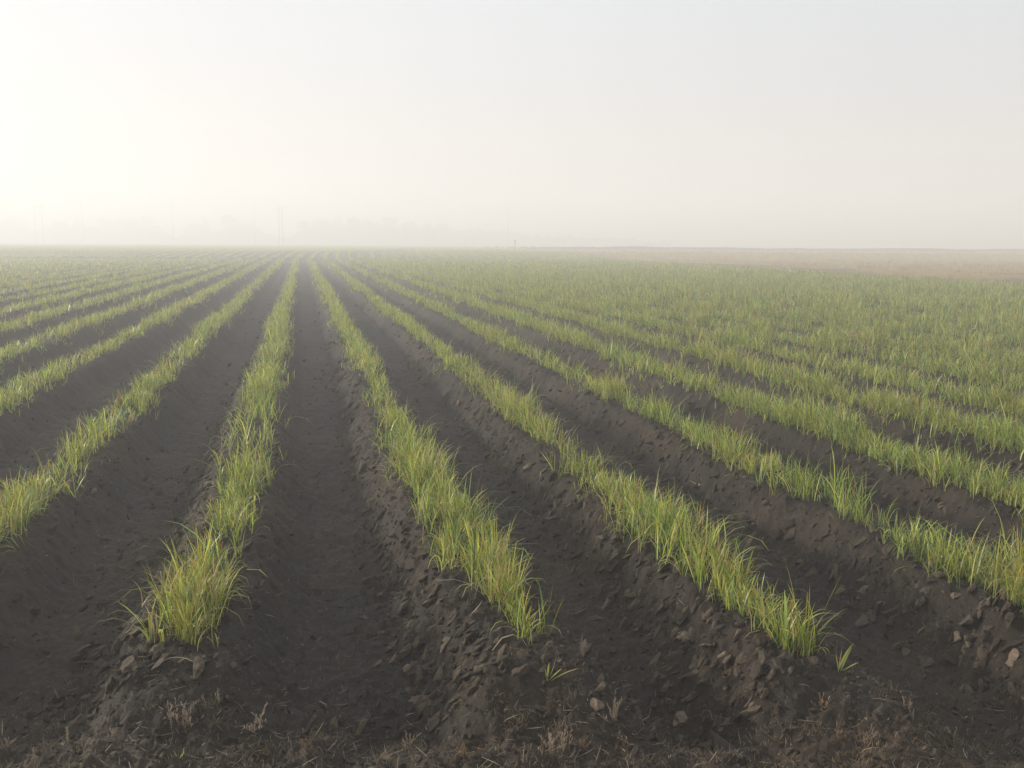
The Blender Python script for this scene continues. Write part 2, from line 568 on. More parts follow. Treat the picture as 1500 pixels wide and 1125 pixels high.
# ------------------------------------------------------------------ dry weeds on the right and drain vegetation
def dry_field():
    n = 26000
    Y = 30 + 270 * RNG.random(n) ** 1.8
    X = RNG.uniform(-0.1, 0.68, n) * Y + 3
    v, t = lateral(X, Y)
    nn = fbm(X * 0.35, Y * 0.12, 83, 4)
    edge = np.exp(-((v - V_EDGE - 2) / 2.0) ** 2) + np.exp(-((v - V_EDGE - 9) / 1.6) ** 2) * 0.7
    far = sstep(V_EDGE + 10, V_EDGE + 20, v)
    p = np.where((v > V_EDGE - 0.5) & (v < 400), 0.1 + 0.8 * edge + 0.8 * far * (nn > -0.1), 0)
    m = RNG.random(n) < p
    X, Y = X[m], Y[m]; n = len(X)
    bl = 6
    P = np.repeat(np.stack([X, Y, ground_z(X, Y, False) - 0.02], -1), bl, 0); nb = len(P)
    P[:, :2] += RNG.normal(0, 0.12, (nb, 2))
    d = np.hypot(P[:, 0], P[:, 1])
    sz = np.repeat(RNG.uniform(0.12, 0.42, n), bl)
    u = np.repeat(RNG.random(n), bl)[:, None]
    c0 = np.where(u < 0.5, [0.36, 0.25, 0.085], np.where(u < 0.75, [0.22, 0.13, 0.08], [0.16, 0.16, 0.07])) * RNG.uniform(0.7, 1.2, (nb, 1))
    r = blades(P, sz * RNG.uniform(0.6, 1.3, nb), 0.0006 * d * RNG.uniform(0.6, 1.4, nb), RNG.uniform(0, 6.28, nb),
               np.abs(RNG.normal(0.2, 0.35, nb)), RNG.uniform(0, 1, nb), 1, c0, c0 * 1.2)
    V, F, C = r
    o = new_obj("dry_grass", np_mesh("dry_grass", V, F, C), M_STRAW)
    tag(o, "tan dry weeds and stubble on the bare strip right of the green crop", "dry grass", kind="stuff")
    # low dark growth along the far ditch
    n = 17000
    X = RNG.uniform(-10, 170, n); 
    Y = 222 + 0.03 * X + RNG.normal(0, 1.5, n)
    d = fbm(X * 0.03, 0 * X, 61, 3)
    m = RNG.random(n) < np.clip(0.7 + 1.2 * d, 0.25, 1) * sstep(-10, 40, X)
    X, Y = X[m], Y[m]; n = len(X)
    bl = 5
    P = np.repeat(np.stack([X, Y, ground_z(X, Y, False) - 0.02], -1), bl, 0); nb = len(P)
    P[:, :2] += RNG.normal(0, 0.3, (nb, 2))
    hh = np.repeat((0.55 + 0.4 * (fbm(X * 0.08, 0 * X, 62, 3) + 0.5)), bl)
    c0 = np.array([0.035, 0.055, 0.022]) * RNG.uniform(0.6, 1.3, (nb, 1))
    V, F, C = blades(P, hh * RNG.uniform(0.6, 1.2, nb), RNG.uniform(0.15, 0.4, nb), RNG.uniform(0, 6.28, nb), np.abs(RNG.normal(0, .4, nb)), RNG.uniform(0, .8, nb), 2, c0, c0)
    o = new_obj("ditch_grass", np_mesh("ditch_grass", V, F, C), M_BLADE)
    tag(o, "thin dark line of rough growth along the far ditch under the horizon", "ditch growth", kind="stuff")
    # trash along the cross drain
    n = 2600
    t = BLOCK + RNG.normal(2.5, 1.2, n); v = RNG.uniform(-60, 60, n)
    X = v * ca - t * sa; Y = v * sa + t * ca
    bl = 4
    P = np.repeat(np.stack([X, Y, ground_z(X, Y, False) - 0.02], -1), bl, 0); nb = len(P)
    c0 = np.array([0.16, 0.13, 0.06]) * RNG.uniform(0.5, 1.5, (nb, 1))
    V, F, C = blades(P, RNG.uniform(0.1, 0.3, nb), RNG.uniform(0.03, 0.09, nb), RNG.uniform(0, 6.28, nb), np.abs(RNG.normal(0, .5, nb)), RNG.uniform(0, .8, nb), 1, c0, c0 * 1.3)
    o = new_obj("drain_grass", np_mesh("drain_grass", V, F, C), M_STRAW)
    tag(o, "sparse weeds along the shallow cross drain at the end of the rows", "weeds", kind="stuff")


dry_field()


# ------------------------------------------------------------------ clods
def clod_shapes(nv=14, sub=2):
    out = []
    for i in range(nv):
        bm = bmesh.new()
        bmesh.ops.create_icosphere(bm, subdivisions=sub, radius=1.0)
        rr = random.Random(100 + i)
        # chop facets so that it breaks like clay
        cuts = [(Vector((rr.uniform(-1, 1), rr.uniform(-1, 1), rr.uniform(-1, 1))).normalized(), rr.uniform(0.3, 0.72)) for _ in range(9)]
        off = Vector((rr.uniform(0, 50), rr.uniform(0, 50), 0))
        for v in bm.verts:
            p = v.co.copy()
            for nrm, d in cuts:
                e = p.dot(nrm) - d
                if e > 0: p -= nrm * e * 0.92
            p *= 1 + 0.45 * mnoise.noise(p * 1.6 + off) + 0.3 * mnoise.noise(p * 4.5 + off) + 0.2 * mnoise.noise(p * 10 + off)
            v.co = p
        bm.verts.index_update()
        V = np.array([v.co[:] for v in bm.verts]); F = np.array([[v.index for v in f.verts] for f in bm.faces])
        bm.free()
        out.append((V, F))
    return out


SHAPES = clod_shapes(14, 2)
SHAPES_LO = clod_shapes(10, 1)


def rotm(yaw, pitch, roll):
    cy, sy = np.cos(yaw), np.sin(yaw); cp, sp = np.cos(pitch), np.sin(pitch); cr, sr = np.cos(roll), np.sin(roll)
    Rz = np.zeros((len(yaw), 3, 3)); Rz[:, 0, 0] = cy; Rz[:, 0, 1] = -sy; Rz[:, 1, 0] = sy; Rz[:, 1, 1] = cy; Rz[:, 2, 2] = 1
    Ry = np.zeros_like(Rz); Ry[:, 0, 0] = cp; Ry[:, 0, 2] = sp; Ry[:, 1, 1] = 1; Ry[:, 2, 0] = -sp; Ry[:, 2, 2] = cp
    Rx = np.zeros_like(Rz); Rx[:, 0, 0] = 1; Rx[:, 1, 1] = cr; Rx[:, 1, 2] = -sr; Rx[:, 2, 1] = sr; Rx[:, 2, 2] = cr
    return Rz @ Ry @ Rx


def place_shapes(P, S, Rm, col, shapes):
    parts = []
    which = RNG.integers(0, len(shapes), len(P))
    for i, (V, F) in enumerate(shapes):
        m = which == i
        if not m.any(): continue
        vv = V[None] * S[m][:, None, :]
        vv = np.einsum('nij,nkj->nki', Rm[m], vv) + P[m][:, None, :]
        n = m.sum()
        ff = (F[None] + (np.arange(n) * len(V))[:, None, None]).reshape(-1, 3)
        cc = np.repeat(col[m], len(V), 0)
        parts.append((vv.reshape(-1, 3), ff, cc))
    return join(parts)


def scatter_clods():
    parts = []
    # (count, y range, kind)
    def make(n, y0, y1, mode, smin, smax, shapes, p=2.0):
        Y = y0 + (y1 - y0) * RNG.random(n) ** p
        X = RNG.uniform(-0.72, 0.72, n) * Y + RNG.uniform(-1, 1, n)
        v, t, k, q = ground_parts(X, Y)
        if mode == 'plate':
            prob = np.exp(-((q + 0.40) / 0.16) ** 2) + 0.10
        elif mode == 'crumb':
            prob = 0.12 + 0.8 * np.exp(-((q + 0.38) / 0.2) ** 2) + 0.35 * np.exp(-((q - 0.3) / 0.12) ** 2)
            prob = np.where(Y < 4.3, 0.75, prob)
        m = (RNG.random(n) < prob)
        if mode == 'plate': m &= (Y > 3.9)
        X, Y, q = X[m], Y[m], q[m]; n = len(X)
        Z = ground_z(X, Y)
        s = smin + (smax - smin) * RNG.random(n) ** 3.4
        if mode == 'plate':
            S = np.stack([s * 1.25, s * RNG.uniform(0.45, 0.85, n), s * RNG.uniform(0.28, 0.55, n)], -1)
            yaw = AZ + RNG.normal(0.25, 0.5, n); pit = -R(38) + RNG.normal(0, 0.35, n); rol = RNG.normal(0, 0.5, n)
            col = np.array([0.044, 0.0325, 0.0195]) * RNG.uniform(0.5, 2.0, (n, 1))
            pale = RNG.random(n) < 0.05
            col[pale] = np.array([0.10, 0.075, 0.05]) * RNG.uniform(0.7, 1.2, (pale.sum(), 1))
        else:
            S = np.stack([s * 1.2, s * RNG.uniform(0.4, .9, n), s * RNG.uniform(0.25, 0.7, n)], -1)
            yaw = RNG.uniform(0, 6.28, n); pit = RNG.normal(0, 0.7, n); rol = RNG.normal(0, 0.7, n)
            col = np.array([0.030, 0.0222, 0.0138]) * RNG.uniform(0.6, 1.7, (n, 1))
        P = np.stack([X, Y, Z + s * (0.22 if mode == 'plate' else 0.1)], -1)
        parts.append(place_shapes(P, S, rotm(yaw, pit, rol), col, shapes))
    make(34000, 3.9, 19, 'plate', 0.010, 0.06, SHAPES, 1.5)
    make(12000, 14, 60, 'plate', 0.02, 0.085, SHAPES_LO, 1.5)
    make(52000, 2.9, 11, 'crumb', 0.005, 0.030, SHAPES_LO, 1.6)
    make(1500, 3.0, 9, 'crumb', 0.02, 0.05, SHAPES, 1.4)
    V, F, C = join(parts)
    o = new_obj("soil_rubble", np_mesh("soil_rubble", V, F, C, smooth=False), M_CLOD)
    tag(o, "broken crumbs and thin slabs of dark soil littering the ridge sides", "soil crumbs", kind="stuff")


scatter_clods()

# clods that stand out: pixel, size (m), aspect, label
CLODS = [
    (1001, 930, .045, 1.0, "light brown upright clod on the bare bank left of the spiky end tuft"),
    (998, 1057, .050, 1.3, "brightest tan clod standing beside the deep gutter at the bottom"),
    (873, 1035, .042, 1.2, "leaf shaped tan clod just left of the dry sprig in the lower middle"),
    (876, 1012, .050, .55, "long thin tan slab lying above the leaf shaped clod"),
    (1060, 962, .055, .7, "brown broken clod with a pale top on the bank below the spiky tuft"),
    (958, 994, .040, .5, "small grey slab in the furrow left of the crumbly bank"),
    (848, 902, .085, .45, "large smooth dark slab in the furrow right of the trailing seedling row end"),
    (1417, 912, .060, .9, "grey brown clod on the far right bank under the last seedling row"),
    (1402, 938, .050, .8, "tan topped clod just below the grey brown clod at far right"),
    (1438, 889, .060, .5, "flat grey slab right below the far right seedling row"),
    (1487, 966, .070, 1.2, "big tan edged clod touching the right edge of the picture"),
    (1412, 1010, .065, .3, "long low grey slab lying flat near the right edge"),
    (774, 684, .060, .7, "pale tan clod on the ridge side left of the second right seedling row"),
    (940, 648, .060, .9, "rounded pale clod alone in the dark furrow right of centre"),
    (884, 788, .055, .9, "left clod of the brown pair on the ridge side above the dark furrow"),
    (907, 788, .060, 1.0, "right clod of the brown pair on the ridge side above the dark furrow"),
    (861, 817, .045, .5, "upright splinter of soil below the brown pair of clods"),
    (823, 725, .065, .6, "dark slab on the ridge side upper middle"),
    (836, 741, .065, .7, "crumbly brown clod directly below the dark slab"),
    (625, 886, .035, .8, "small tan clod left of the wide seedling row's front end"),
    (573, 948, .055, .5, "upper slanting tan slab on the furrow side in the lower middle"),
    (577, 966, .060, .45, "long slanting tan slab beneath the upper slanting slab"),
    (596, 979, .035, 1.0, "small round tan clod right of the long slanting slab"),
    (597, 853, .050, .5, "slanting light slab midway down the central furrow's right side"),
    (560, 755, .070, .35, "long thin grey slab leaning on the central furrow's right side"),
    (566, 738, .065, .55, "wide dark slab just above the long thin grey slab"),
    (567, 828, .045, .4, "narrow grey flake on the central furrow's right side below the long slab"),
    (517, 698, .045, .6, "small light flake near the upper end of the central furrow's rough side"),
    (240, 963, .032, .7, "tiny cream clod at the foot of the orange flecked tuft"),
    (139, 963, .055, .4, "low grey slab on bare soil at the lower left"),
    (672, 593, .075, .7, "light brown clod high on the ridge side between two seedling rows"),
    (700, 606, .075, .8, "rounded brown clod right of the light brown clod high on the ridge"),
]


def clod_obj(i, px, py, s, asp, label):
    z = -0.12
    for _ in range(6):
        x, y = at(px, py, z)
        z = 0.5 * z + 0.5 * float(ground_z(np.array([x]), np.array([y]))[0])
    V, F = SHAPES[i % len(SHAPES)]
    rr = random.Random(900 + i)
    slant = asp < 0.6
    S = np.array([[s * 1.1, s * max(asp, .4) * 0.8, s * (0.38 if slant else 0.72)]])
    Rm = rotm(np.array([AZ + rr.uniform(0.0, .7)]), np.array([-0.6 if slant else -0.25]), np.array([0.25 + rr.uniform(-.3, .3)]))
    vv = np.einsum('nij,nkj->nki', Rm, V[None] * S[:, None, :])[0]
    light = any(w in label for w in ("tan", "pale", "light", "cream"))
    base = np.array([0.155, 0.115, 0.076]) if light else np.array([0.075, 0.059, 0.044])
    me = np_mesh("soil_clod", vv, F, np.repeat(base[None] * rr.uniform(.85, 1.1), len(V), 0), smooth=False)
    o = new_obj("soil_clod", me, M_CLOD)
    o.location = (x, y, z + s * 0.18)
    tag(o, label, "soil clod", "clods of turned soil on the ridge sides")


for i, c in enumerate(CLODS): clod_obj(i, *c)


# the cut wall of the gutter: a smeared steep slab
def gutter_slab():
    x, y = at(1072, 1080, -0.25)
    V, F = SHAPES[3]
    S = np.array([[0.15, 0.03, 0.075]])
    Rm = rotm(np.array([R(-58)]), np.array([0.45]), np.array([-0.6]))
    vv = np.einsum('nij,nkj->nki', Rm, V[None] * S[:, None, :])[0]
    me = np_mesh("soil_clod", vv, F, np.repeat(np.array([[0.045, 0.036, 0.029]]), len(V), 0), smooth=True)
    o = new_obj("soil_clod", me, M_CLOD)
    o.location = (x, y, float(ground_z(np.array([x]), np.array([y]))[0]) + 0.0)
    tag(o, "large smooth grey slab forming the gutter wall at the bottom right of centre", "soil clod", "clods of turned soil on the ridge sides")


gutter_slab()


# ------------------------------------------------------------------ straw litter
def straw():
    n = 17000
    Y = 2.7 + 6.5 * RNG.random(n) ** 2.4
    X = RNG.uniform(-0.72, 0.72, n) * Y + RNG.uniform(-.8, .8, n)
    v, t, k, q = ground_parts(X, Y)
    prob = np.where(Y < 3.75, 0.85, np.where(Y < 4.3, 0.4, 0.05 + 0.45 * np.exp(-((np.abs(q) - 0.3) / 0.13) ** 2)))
    m = RNG.random(n) < prob
    X, Y = X[m], Y[m]; n = len(X)
    Z = ground_z(X, Y) + RNG.uniform(0.0, 0.012, n)
    P = np.stack([X, Y, Z], -1)
    H = 0.015 + 0.10 * RNG.random(n) ** 2.6
    u = RNG.random((n, 1))
    c = np.where(u < 0.3, [0.40, 0.33, 0.22], np.where(u < 0.6, [0.22, 0.16, 0.10], np.where(u < 0.9, [0.11, 0.085, 0.06], [0.30, 0.16, 0.06])))
    c = c * RNG.uniform(0.6, 1.15, (n, 1))
    r1 = blades(P, H, RNG.uniform(0.0016, 0.0055, n), RNG.uniform(0, 6.28, n), RNG.uniform(1.15, 1.65, n), RNG.normal(0, 0.5, n), 3, c, c)
    # fine fibres and root hairs
    n = 38000
    Y = 2.7 + 6.5 * RNG.random(n) ** 1.7
    X = RNG.uniform(-0.72, 0.72, n) * Y
    Z = ground_z(X, Y)
    keep = RNG.random(n) < np.where(Y < 3.75, 0.9, 0.35 + 0.5 * (vn(X * 3, Y * 3, 131)))
    X, Y, Z = X[keep], Y[keep], Z[keep]; n = len(X)
    c = np.array([0.17, 0.13, 0.085]) * RNG.uniform(0.35, 1.7, (n, 1))
    r2 = blades(np.stack([X, Y, Z], -1), RNG.uniform(0.01, 0.05, n), RNG.uniform(0.001, 0.003, n), RNG.uniform(0, 6.28, n),
                RNG.uniform(0.3, 1.6, n), RNG.normal(0.3, 0.9, n), 3, c, c)
    # mats of dull dead grass along the headland
    n = 2600
    cx = RNG.uniform(-3.2, 3.2, 260); cyy = 2.75 + 1.15 * RNG.random(260) ** 1.2
    wh = RNG.integers(0, 260, n * 5)
    X = cx[wh] + RNG.normal(0, 0.035, n * 5); Y = cyy[wh] + RNG.normal(0, 0.025, n * 5); nn_ = n * 5
    base = np.array([[0.19, 0.14, 0.085], [0.13, 0.085, 0.045], [0.10, 0.09, 0.045], [0.24, 0.19, 0.12]])[RNG.integers(0, 4, 260)][wh]
    c = base * RNG.uniform(0.5, 1.3, (nn_, 1))
    r3 = blades(np.stack([X, Y, ground_z(X, Y)], -1), RNG.uniform(0.012, 0.055, nn_), RNG.uniform(0.0012, 0.0032, nn_), RNG.uniform(0, 6.28, nn_),
                RNG.uniform(0.1, 1.4, nn_), RNG.normal(0.4, 0.9, nn_), 3, c, c * 1.2)
    V, F, C = join([r1, r2, r3])
    o = new_obj("straw_litter", np_mesh("straw_litter", V, F, C), M_STRAW)
    tag(o, "scattered bits of pale straw and roots on the dark headland soil", "straw litter", kind="stuff")


straw()


# ------------------------------------------------------------------ dry sprigs, sprouts, dead leaves: one object each
def on_ground(px, py):
    z = -0.15
    for _ in range(6):
        x, y = at(px, py, z)
        z = 0.5 * z + 0.5 * float(ground_z(np.array([x]), np.array([y]))[0])
    return Vector((x, y, z))


def sprig(px, py, h, label, kind='grey', stems=5, spread=0.4):
    base = on_ground(px, py)
    root = new_obj("dry_sprig", None); root.location = base
    rg = np.random.default_rng(int(px * 7 + py))
    col = {'grey': [0.26, 0.20, 0.14], 'orange': [0.22, 0.14, 0.07], 'pale': [0.33, 0.27, 0.19]}[kind]
    SV = []; LV = []
    for s in range(stems):
        az = rg.uniform(0, 6.28); le = abs(rg.normal(0, spread)); H = h * rg.uniform(0.55, 1.1); cu = rg.normal(0.1, 0.3)
        b = np.array([[rg.normal(0, h * .12), rg.normal(0, h * .12), -0.01]])
        c = np.array([col]) * rg.uniform(.5, .9)
        SV.append(blades(b, np.array([H]), np.array([0.0035]), np.array([az]), np.array([le]), np.array([cu]), 5, c, c))
        # leaflets up the stem
        nl = 13
        ss = np.linspace(0.25, 1.0, nl)
        ang = le + cu * ss ** 1.6 * 0.5
        p = b + np.stack([np.sin(ang) * math.cos(az), np.sin(ang) * math.sin(az), np.cos(ang)], -1) * (H * ss)[:, None]
        cc = np.array([col]) * rg.uniform(.75, 1.25, (nl, 1))
        LV.append(blades(p, h * rg.uniform(0.13, 0.26, nl) * (1.2 - 0.6 * ss), np.full(nl, 0.0045), rg.uniform(0, 6.28, nl), rg.uniform(0.2, 0.8, nl), rg.normal(0, 0.5, nl), 3, cc, cc * 1.15))
    V, F, C = join(SV); new_obj("stem", np_mesh("stem", V, F, C), M_STRAW, root)
    V, F, C = join(LV); new_obj("foliage", np_mesh("foliage", V, F, C), M_STRAW, root)
    tag(root, label, "dry weed", "dry weeds standing on the headland")


SPRIGS = [
    (257, 1062, .135, 'grey', 5, .22, "slender dry sprig, the left one of the two grey sprigs at lower left"),
    (278, 1070, .13, 'grey', 7, .4, "bushy dry sprig just right of the slender sprig at lower left"),
    (372, 1072, .12, 'pale', 10, .65, "widest bushy pale sprig, under the orange flecked tuft"),
    (320, 1028, .07, 'grey', 3, .2, "small lone sprig on the dark mound above the pale bushy sprig"),
    (100, 1084, .075, 'pale', 4, .4, "pale low sprig near the bottom left corner"),
    (163, 1086, .09, 'grey', 4, .25, "grey upright sprig left of the paired sprigs at the bottom"),
    (8, 1090, .06, 'pale', 8, .9, "pale tangled weed cut by the left edge at the bottom"),
    (450, 1096, .07, 'orange', 9, .8, "orange brown clump of dry weed right of the pale bushy sprig"),
    (390, 1105, .045, 'orange', 5, .5, "tiny yellow brown stub at the bottom below the pale bushy sprig"),
    (598, 1092, .08, 'pale', 8, .8, "yellowish tangled weed at the foot of the slope, bottom centre left"),
    (896, 1058, .14, 'grey', 8, .45, "tall dry sprig between the leaf shaped clod and the gutter"),
    (806, 1098, .10, 'pale', 6, .6, "left half of the double dry sprig at bottom centre"),
    (828, 1100, .125, 'grey', 6, .3, "taller right half of the double dry sprig at bottom centre"),
    (853, 1098, .06, 'orange', 8, .9, "low tan tangle right of the double sprig at bottom centre"),
    (682, 1112, .07, 'orange', 9, .9, "rust coloured matted weed at the bottom edge left of centre"),
    (918, 1092, .05, 'pale', 6, .8, "small crumpled pale weed right of the low tan tangle"),
    (1204, 1036, .07, 'orange', 9, .8, "orange dry tuft on dark soil below the spiky end tuft"),
    (1232, 1082, .06, 'orange', 9, 1., "flat orange weed beneath the orange dry tuft near the bottom"),
    (1333, 1048, .085, 'grey', 5, .4, "thin dry sprig right of the orange tuft at lower right"),
    (1396, 1078, .06, 'pale', 5, .5, "small white tipped weed near the bottom right corner"),
    (1108, 770, .09, 'pale', 3, .4, "thin pale sprig alone in the furrow right of centre"),
]
for px, py, h, kd, st, spd, lab in SPRIGS: sprig(px, py, h, lab, kd, st, spd)


def sprout(px, py, specs, label, name="seedling_sprout"):
    """specs: (height, heading from +x in deg, lean, curl, width, colour key, tip key)"""
    b = on_ground(px, py)
    n = len(specs)
    a = np.array([[s[0], R(s[1]), s[2], s[3], s[4]] for s in specs])
    P = np.stack([RNG.normal(0, .005, n), RNG.normal(0, .004, n), np.full(n, -0.01)], -1)
    c0 = np.array([PAL[s[5]] for s in specs]); c1 = np.array([PAL[s[6]] for s in specs])
    V, F, C = blades(P, a[:, 0], a[:, 4], a[:, 1], a[:, 2], a[:, 3], 7, c0, c1, twist=np.full(n, .4))
    o = new_obj(name, np_mesh(name, V, F, C), M_BLADE); o.location = b
    tag(o, label, "sprout" if name != "dead_leaf" else "dead leaf")


sprout(802, 998, [(.10, 60, .15, .2, .012, 'lime', 'lime'), (.17, 10, 1.0, .5, .013, 'green', 'orange'), (.07, 180, .1, .1, .010, 'lime', 'green'),
                  (.12, 30, .5, -.3, .004, 'straw', 'straw'), (.10, 20, .8, .3, .009, 'lime', 'yellow')],
       "few stray green blades below the trailing end of the wide seedling row")
sprout(1228, 985, [(.17, 20, .35, .5, .011, 'lime', 'lime'), (.15, 35, .5, .4, .010, 'green', 'lime'), (.12, -5, .9, .2, .011, 'green', 'yellow'),
                   (.10, 100, .2, .6, .009, 'green', 'yellow'), (.13, 60, .2, .9, .005, 'straw', 'straw')],
       "lone small green seedling right of the spiky end tuft")
sprout(262, 1112, [(.06, 0, .1, .2, .009, 'green', 'lime'), (.05, 150, .5, .5, .008, 'deep', 'lime'), (.045, 40, .5, .7, .007, 'lime', 'lime')],
       "tiny bright green sprout at the bottom below the paired grey sprigs")
sprout(1026, 712, [(.13, 20, .9, .3, .03, 'straw', 'straw'), (.12, 150, 1.0, .4, .03, 'straw', 'straw'), (.12, 250, .9, .3, .026, 'straw', 'straw'),
                   (.10, 80, .5, .3, .024, 'straw', 'straw')], "grey papery dead leaf rosette standing in the furrow right of centre", "dead_leaf")
sprout(528, 1023, [(.06, 20, 1.2, .5, .014, 'straw', 'straw')],
       "small white curled scrap of leaf on the dark central furrow floor", "dead_leaf")
sprout(287, 968, [(.16, 200, .9, 1.1, .008, 'straw', 'straw'), (.12, 230, .6, 1.6, .007, 'straw', 'straw')],
       "dry curled leaf hanging from the foot of the orange flecked tuft", "dead_leaf")
sprout(205, 900, [(.26, 55, .25, -1.2, .008, 'straw', 'straw'), (.2, 40, .2, 1.6, .007, 'straw', 'straw')],
       "long bleached leaf arching over bare soil left of the orange flecked tuft", "dead_leaf")
sprout(1340, 865, [(.09, 40, 1.2, .2, .014, 'straw', 'straw')], "short pale chip of leaf on the bank right of the spiky tuft", "dead_leaf")


# ------------------------------------------------------------------ far trees
def crown_mesh(seed, h, w):
    rg = np.random.default_rng(seed)
    lobes = []
    for i in range(16):
        zz = rg.uniform(0.35, 0.93)
        rad = w * 0.5 * math.sin(math.pi * min(1, (zz - 0.15) / 0.95)) * rg.uniform(0.2, 0.9)
        a = rg.uniform(0, 6.28)
        lobes.append((rad * math.cos(a), rad * math.sin(a), zz * h, rg.uniform(0.12, 0.22) * w))
    P = []
    for lx, ly, lz, lr in lobes:
        n = 70
        d = rg.normal(0, 1, (n, 3)); d /= np.linalg.norm(d, axis=1)[:, None]
        P.append(np.array([lx, ly, lz]) + d * lr * rg.uniform(0.5, 1.08, (n, 1)))
    P = np.concatenate(P); n = len(P)
    a = rg.normal(0, 1, (n, 3)); a /= np.linalg.norm(a, axis=1)[:, None]
    b = np.cross(a, rg.normal(0, 1, (n, 3))); b /= np.linalg.norm(b, axis=1)[:, None]
    s = rg.uniform(0.35, 0.8, (n, 1))
    V = np.stack([P - a * s - b * s * .6, P + a * s * .9 - b * s * .5, P + a * s * .8 + b * s * .7, P - a * s * .7 + b * s * .5], 1).reshape(-1, 3)
    F = np.arange(n * 4).reshape(-1, 4)
    C = np.repeat(np.array([[0.05, 0.07, 0.028]]) * rg.uniform(.6, 1.4, (n, 1)), 4, 0)
    return np_mesh("crown", V, F, C, False)


def tube(P0, P1, r0, r1, seg=8):
    P0 = np.array(P0, float); P1 = np.array(P1, float)
    d = P1 - P0; d /= np.linalg.norm(d)
    u = np.cross(d, [0.3, 0.9, 0.1]); u /= np.linalg.norm(u); w = np.cross(d, u)
    a = np.linspace(0, 2 * math.pi, seg, endpoint=False)
    ring = np.cos(a)[:, None] * u + np.sin(a)[:, None] * w
    V = np.concatenate([P0 + ring * r0, P1 + ring * r1, [P0], [P1]])
    F = []
    for i in range(seg):
        j = (i + 1) % seg
        F.append([i, j, j + seg, i + seg])
    for i in range(seg):
        j = (i + 1) % seg
        F.append([i, 2 * seg, 2 * seg, j]); F.append([i + seg, j + seg, 2 * seg + 1, 2 * seg + 1])
    return V, F


def tube_mesh(name, tubes):
    bm = bmesh.new()
    for (p0, p1, r0, r1) in tubes:
        V, F = tube(p0, p1, r0, r1)
        vs = [bm.verts.new(v) for v in V]
        for f in F:
            ids = list(dict.fromkeys(f))
            if len(ids) >= 3: bm.faces.new([vs[i] for i in ids])
    bm.normal_update()
    me = bpy.data.meshes.new(name); bm.to_mesh(me); bm.free()
    return me


PX_TREE = 480.0
TREES = [  # px, top y, crown width in px, label
    (18, 321, 34, "broad hazy tree at the far left end of the tree line"),
    (46, 324, 26, "second hazy tree from the left edge, just left of the left double pole"),
    (101, 328, 24, "low round hazy tree just right of the left double pole"),
    (133, 329, 24, "flat topped hazy tree right of the low round tree in the left tree line"),
    (172, 326, 26, "hazy tree in the middle of the left tree line"),
    (203, 322, 24, "tallest pointed hazy tree of the left tree line"),
    (229, 324, 24, "wide hazy tree right beside the tallest tree of the left tree line"),
    (292, 331, 20, "small hazy tree right of the gap in the left tree line"),
    (312, 325, 12, "narrow round topped hazy tree midway between the gap and the central double pole"),
    (347, 322, 26, "large hazy tree left of the central double pole"),
    (372, 329, 18, "small hazy tree beside the single pole left of the central double pole"),
    (452, 330, 22, "low hazy tree just right of the central double pole"),
    (475, 325, 24, "rounded hazy tree above the point where the rows converge"),
    (500, 324, 24, "hazy tree left of the middle of the right tree line"),
    (525, 325, 22, "hazy tree in the middle of the right tree line"),
    (549, 326, 22, "flat hazy tree right of the middle of the right tree line"),
    (576, 325, 24, "last tall hazy tree of the right tree line before it slopes down"),
    (601, 329, 22, "shorter hazy tree at the start of the sloping end of the tree line"),
    (628, 333, 20, "faint low tree on the sloping end of the tree line"),
    (652, 334, 20, "faintest tree at the right end of the tree line"),
]
tree_meshes = [crown_mesh(40 + i, 20.0, 15.0) for i in range(5)]
trunk_me = tube_mesh("trunk", [((0, 0, -.3), (0.2, 0, 7), .5, .36), ((0.2, 0, 7), (0, .3, 13), .36, .2), ((.2, 0, 6), (3.5, 1, 12), .22, .1),
                               ((.2, 0, 7), (-3.2, -1, 12.5), .2, .1), ((.1, 0, 8), (.5, 3, 14), .2, .08)])
for i, (px, ty, wpx, lab) in enumerate(TREES):
    x, y = at_depth(px, PX_TREE + 18 * math.sin(i * 2.1))
    hz = 361 + (px - 750) * math.tan(-ROLL) * -1
    H = (hz - ty) / FPX * y * 1.01 + CAM_H
    sc = H / 20.0
    wsc = wpx * 1.35 / FPX * y / 15.0
    root = new_obj("hazy_tree", None); root.location = (x, y, 0.1); root.rotation_euler.z = i * 1.3
    root.scale = (wsc, wsc, sc)
    c = new_obj("crown", tree_meshes[i % 5], None, root)
    if not tree_meshes[i % 5].materials: tree_meshes[i % 5].materials.append(M_LEAF)
    t = new_obj("trunk", trunk_me, None, root)
    if not trunk_me.materials: trunk_me.materials.append(M_BARK)
    tag(root, lab, "tree", "trees of the hazy tree line on the horizon")


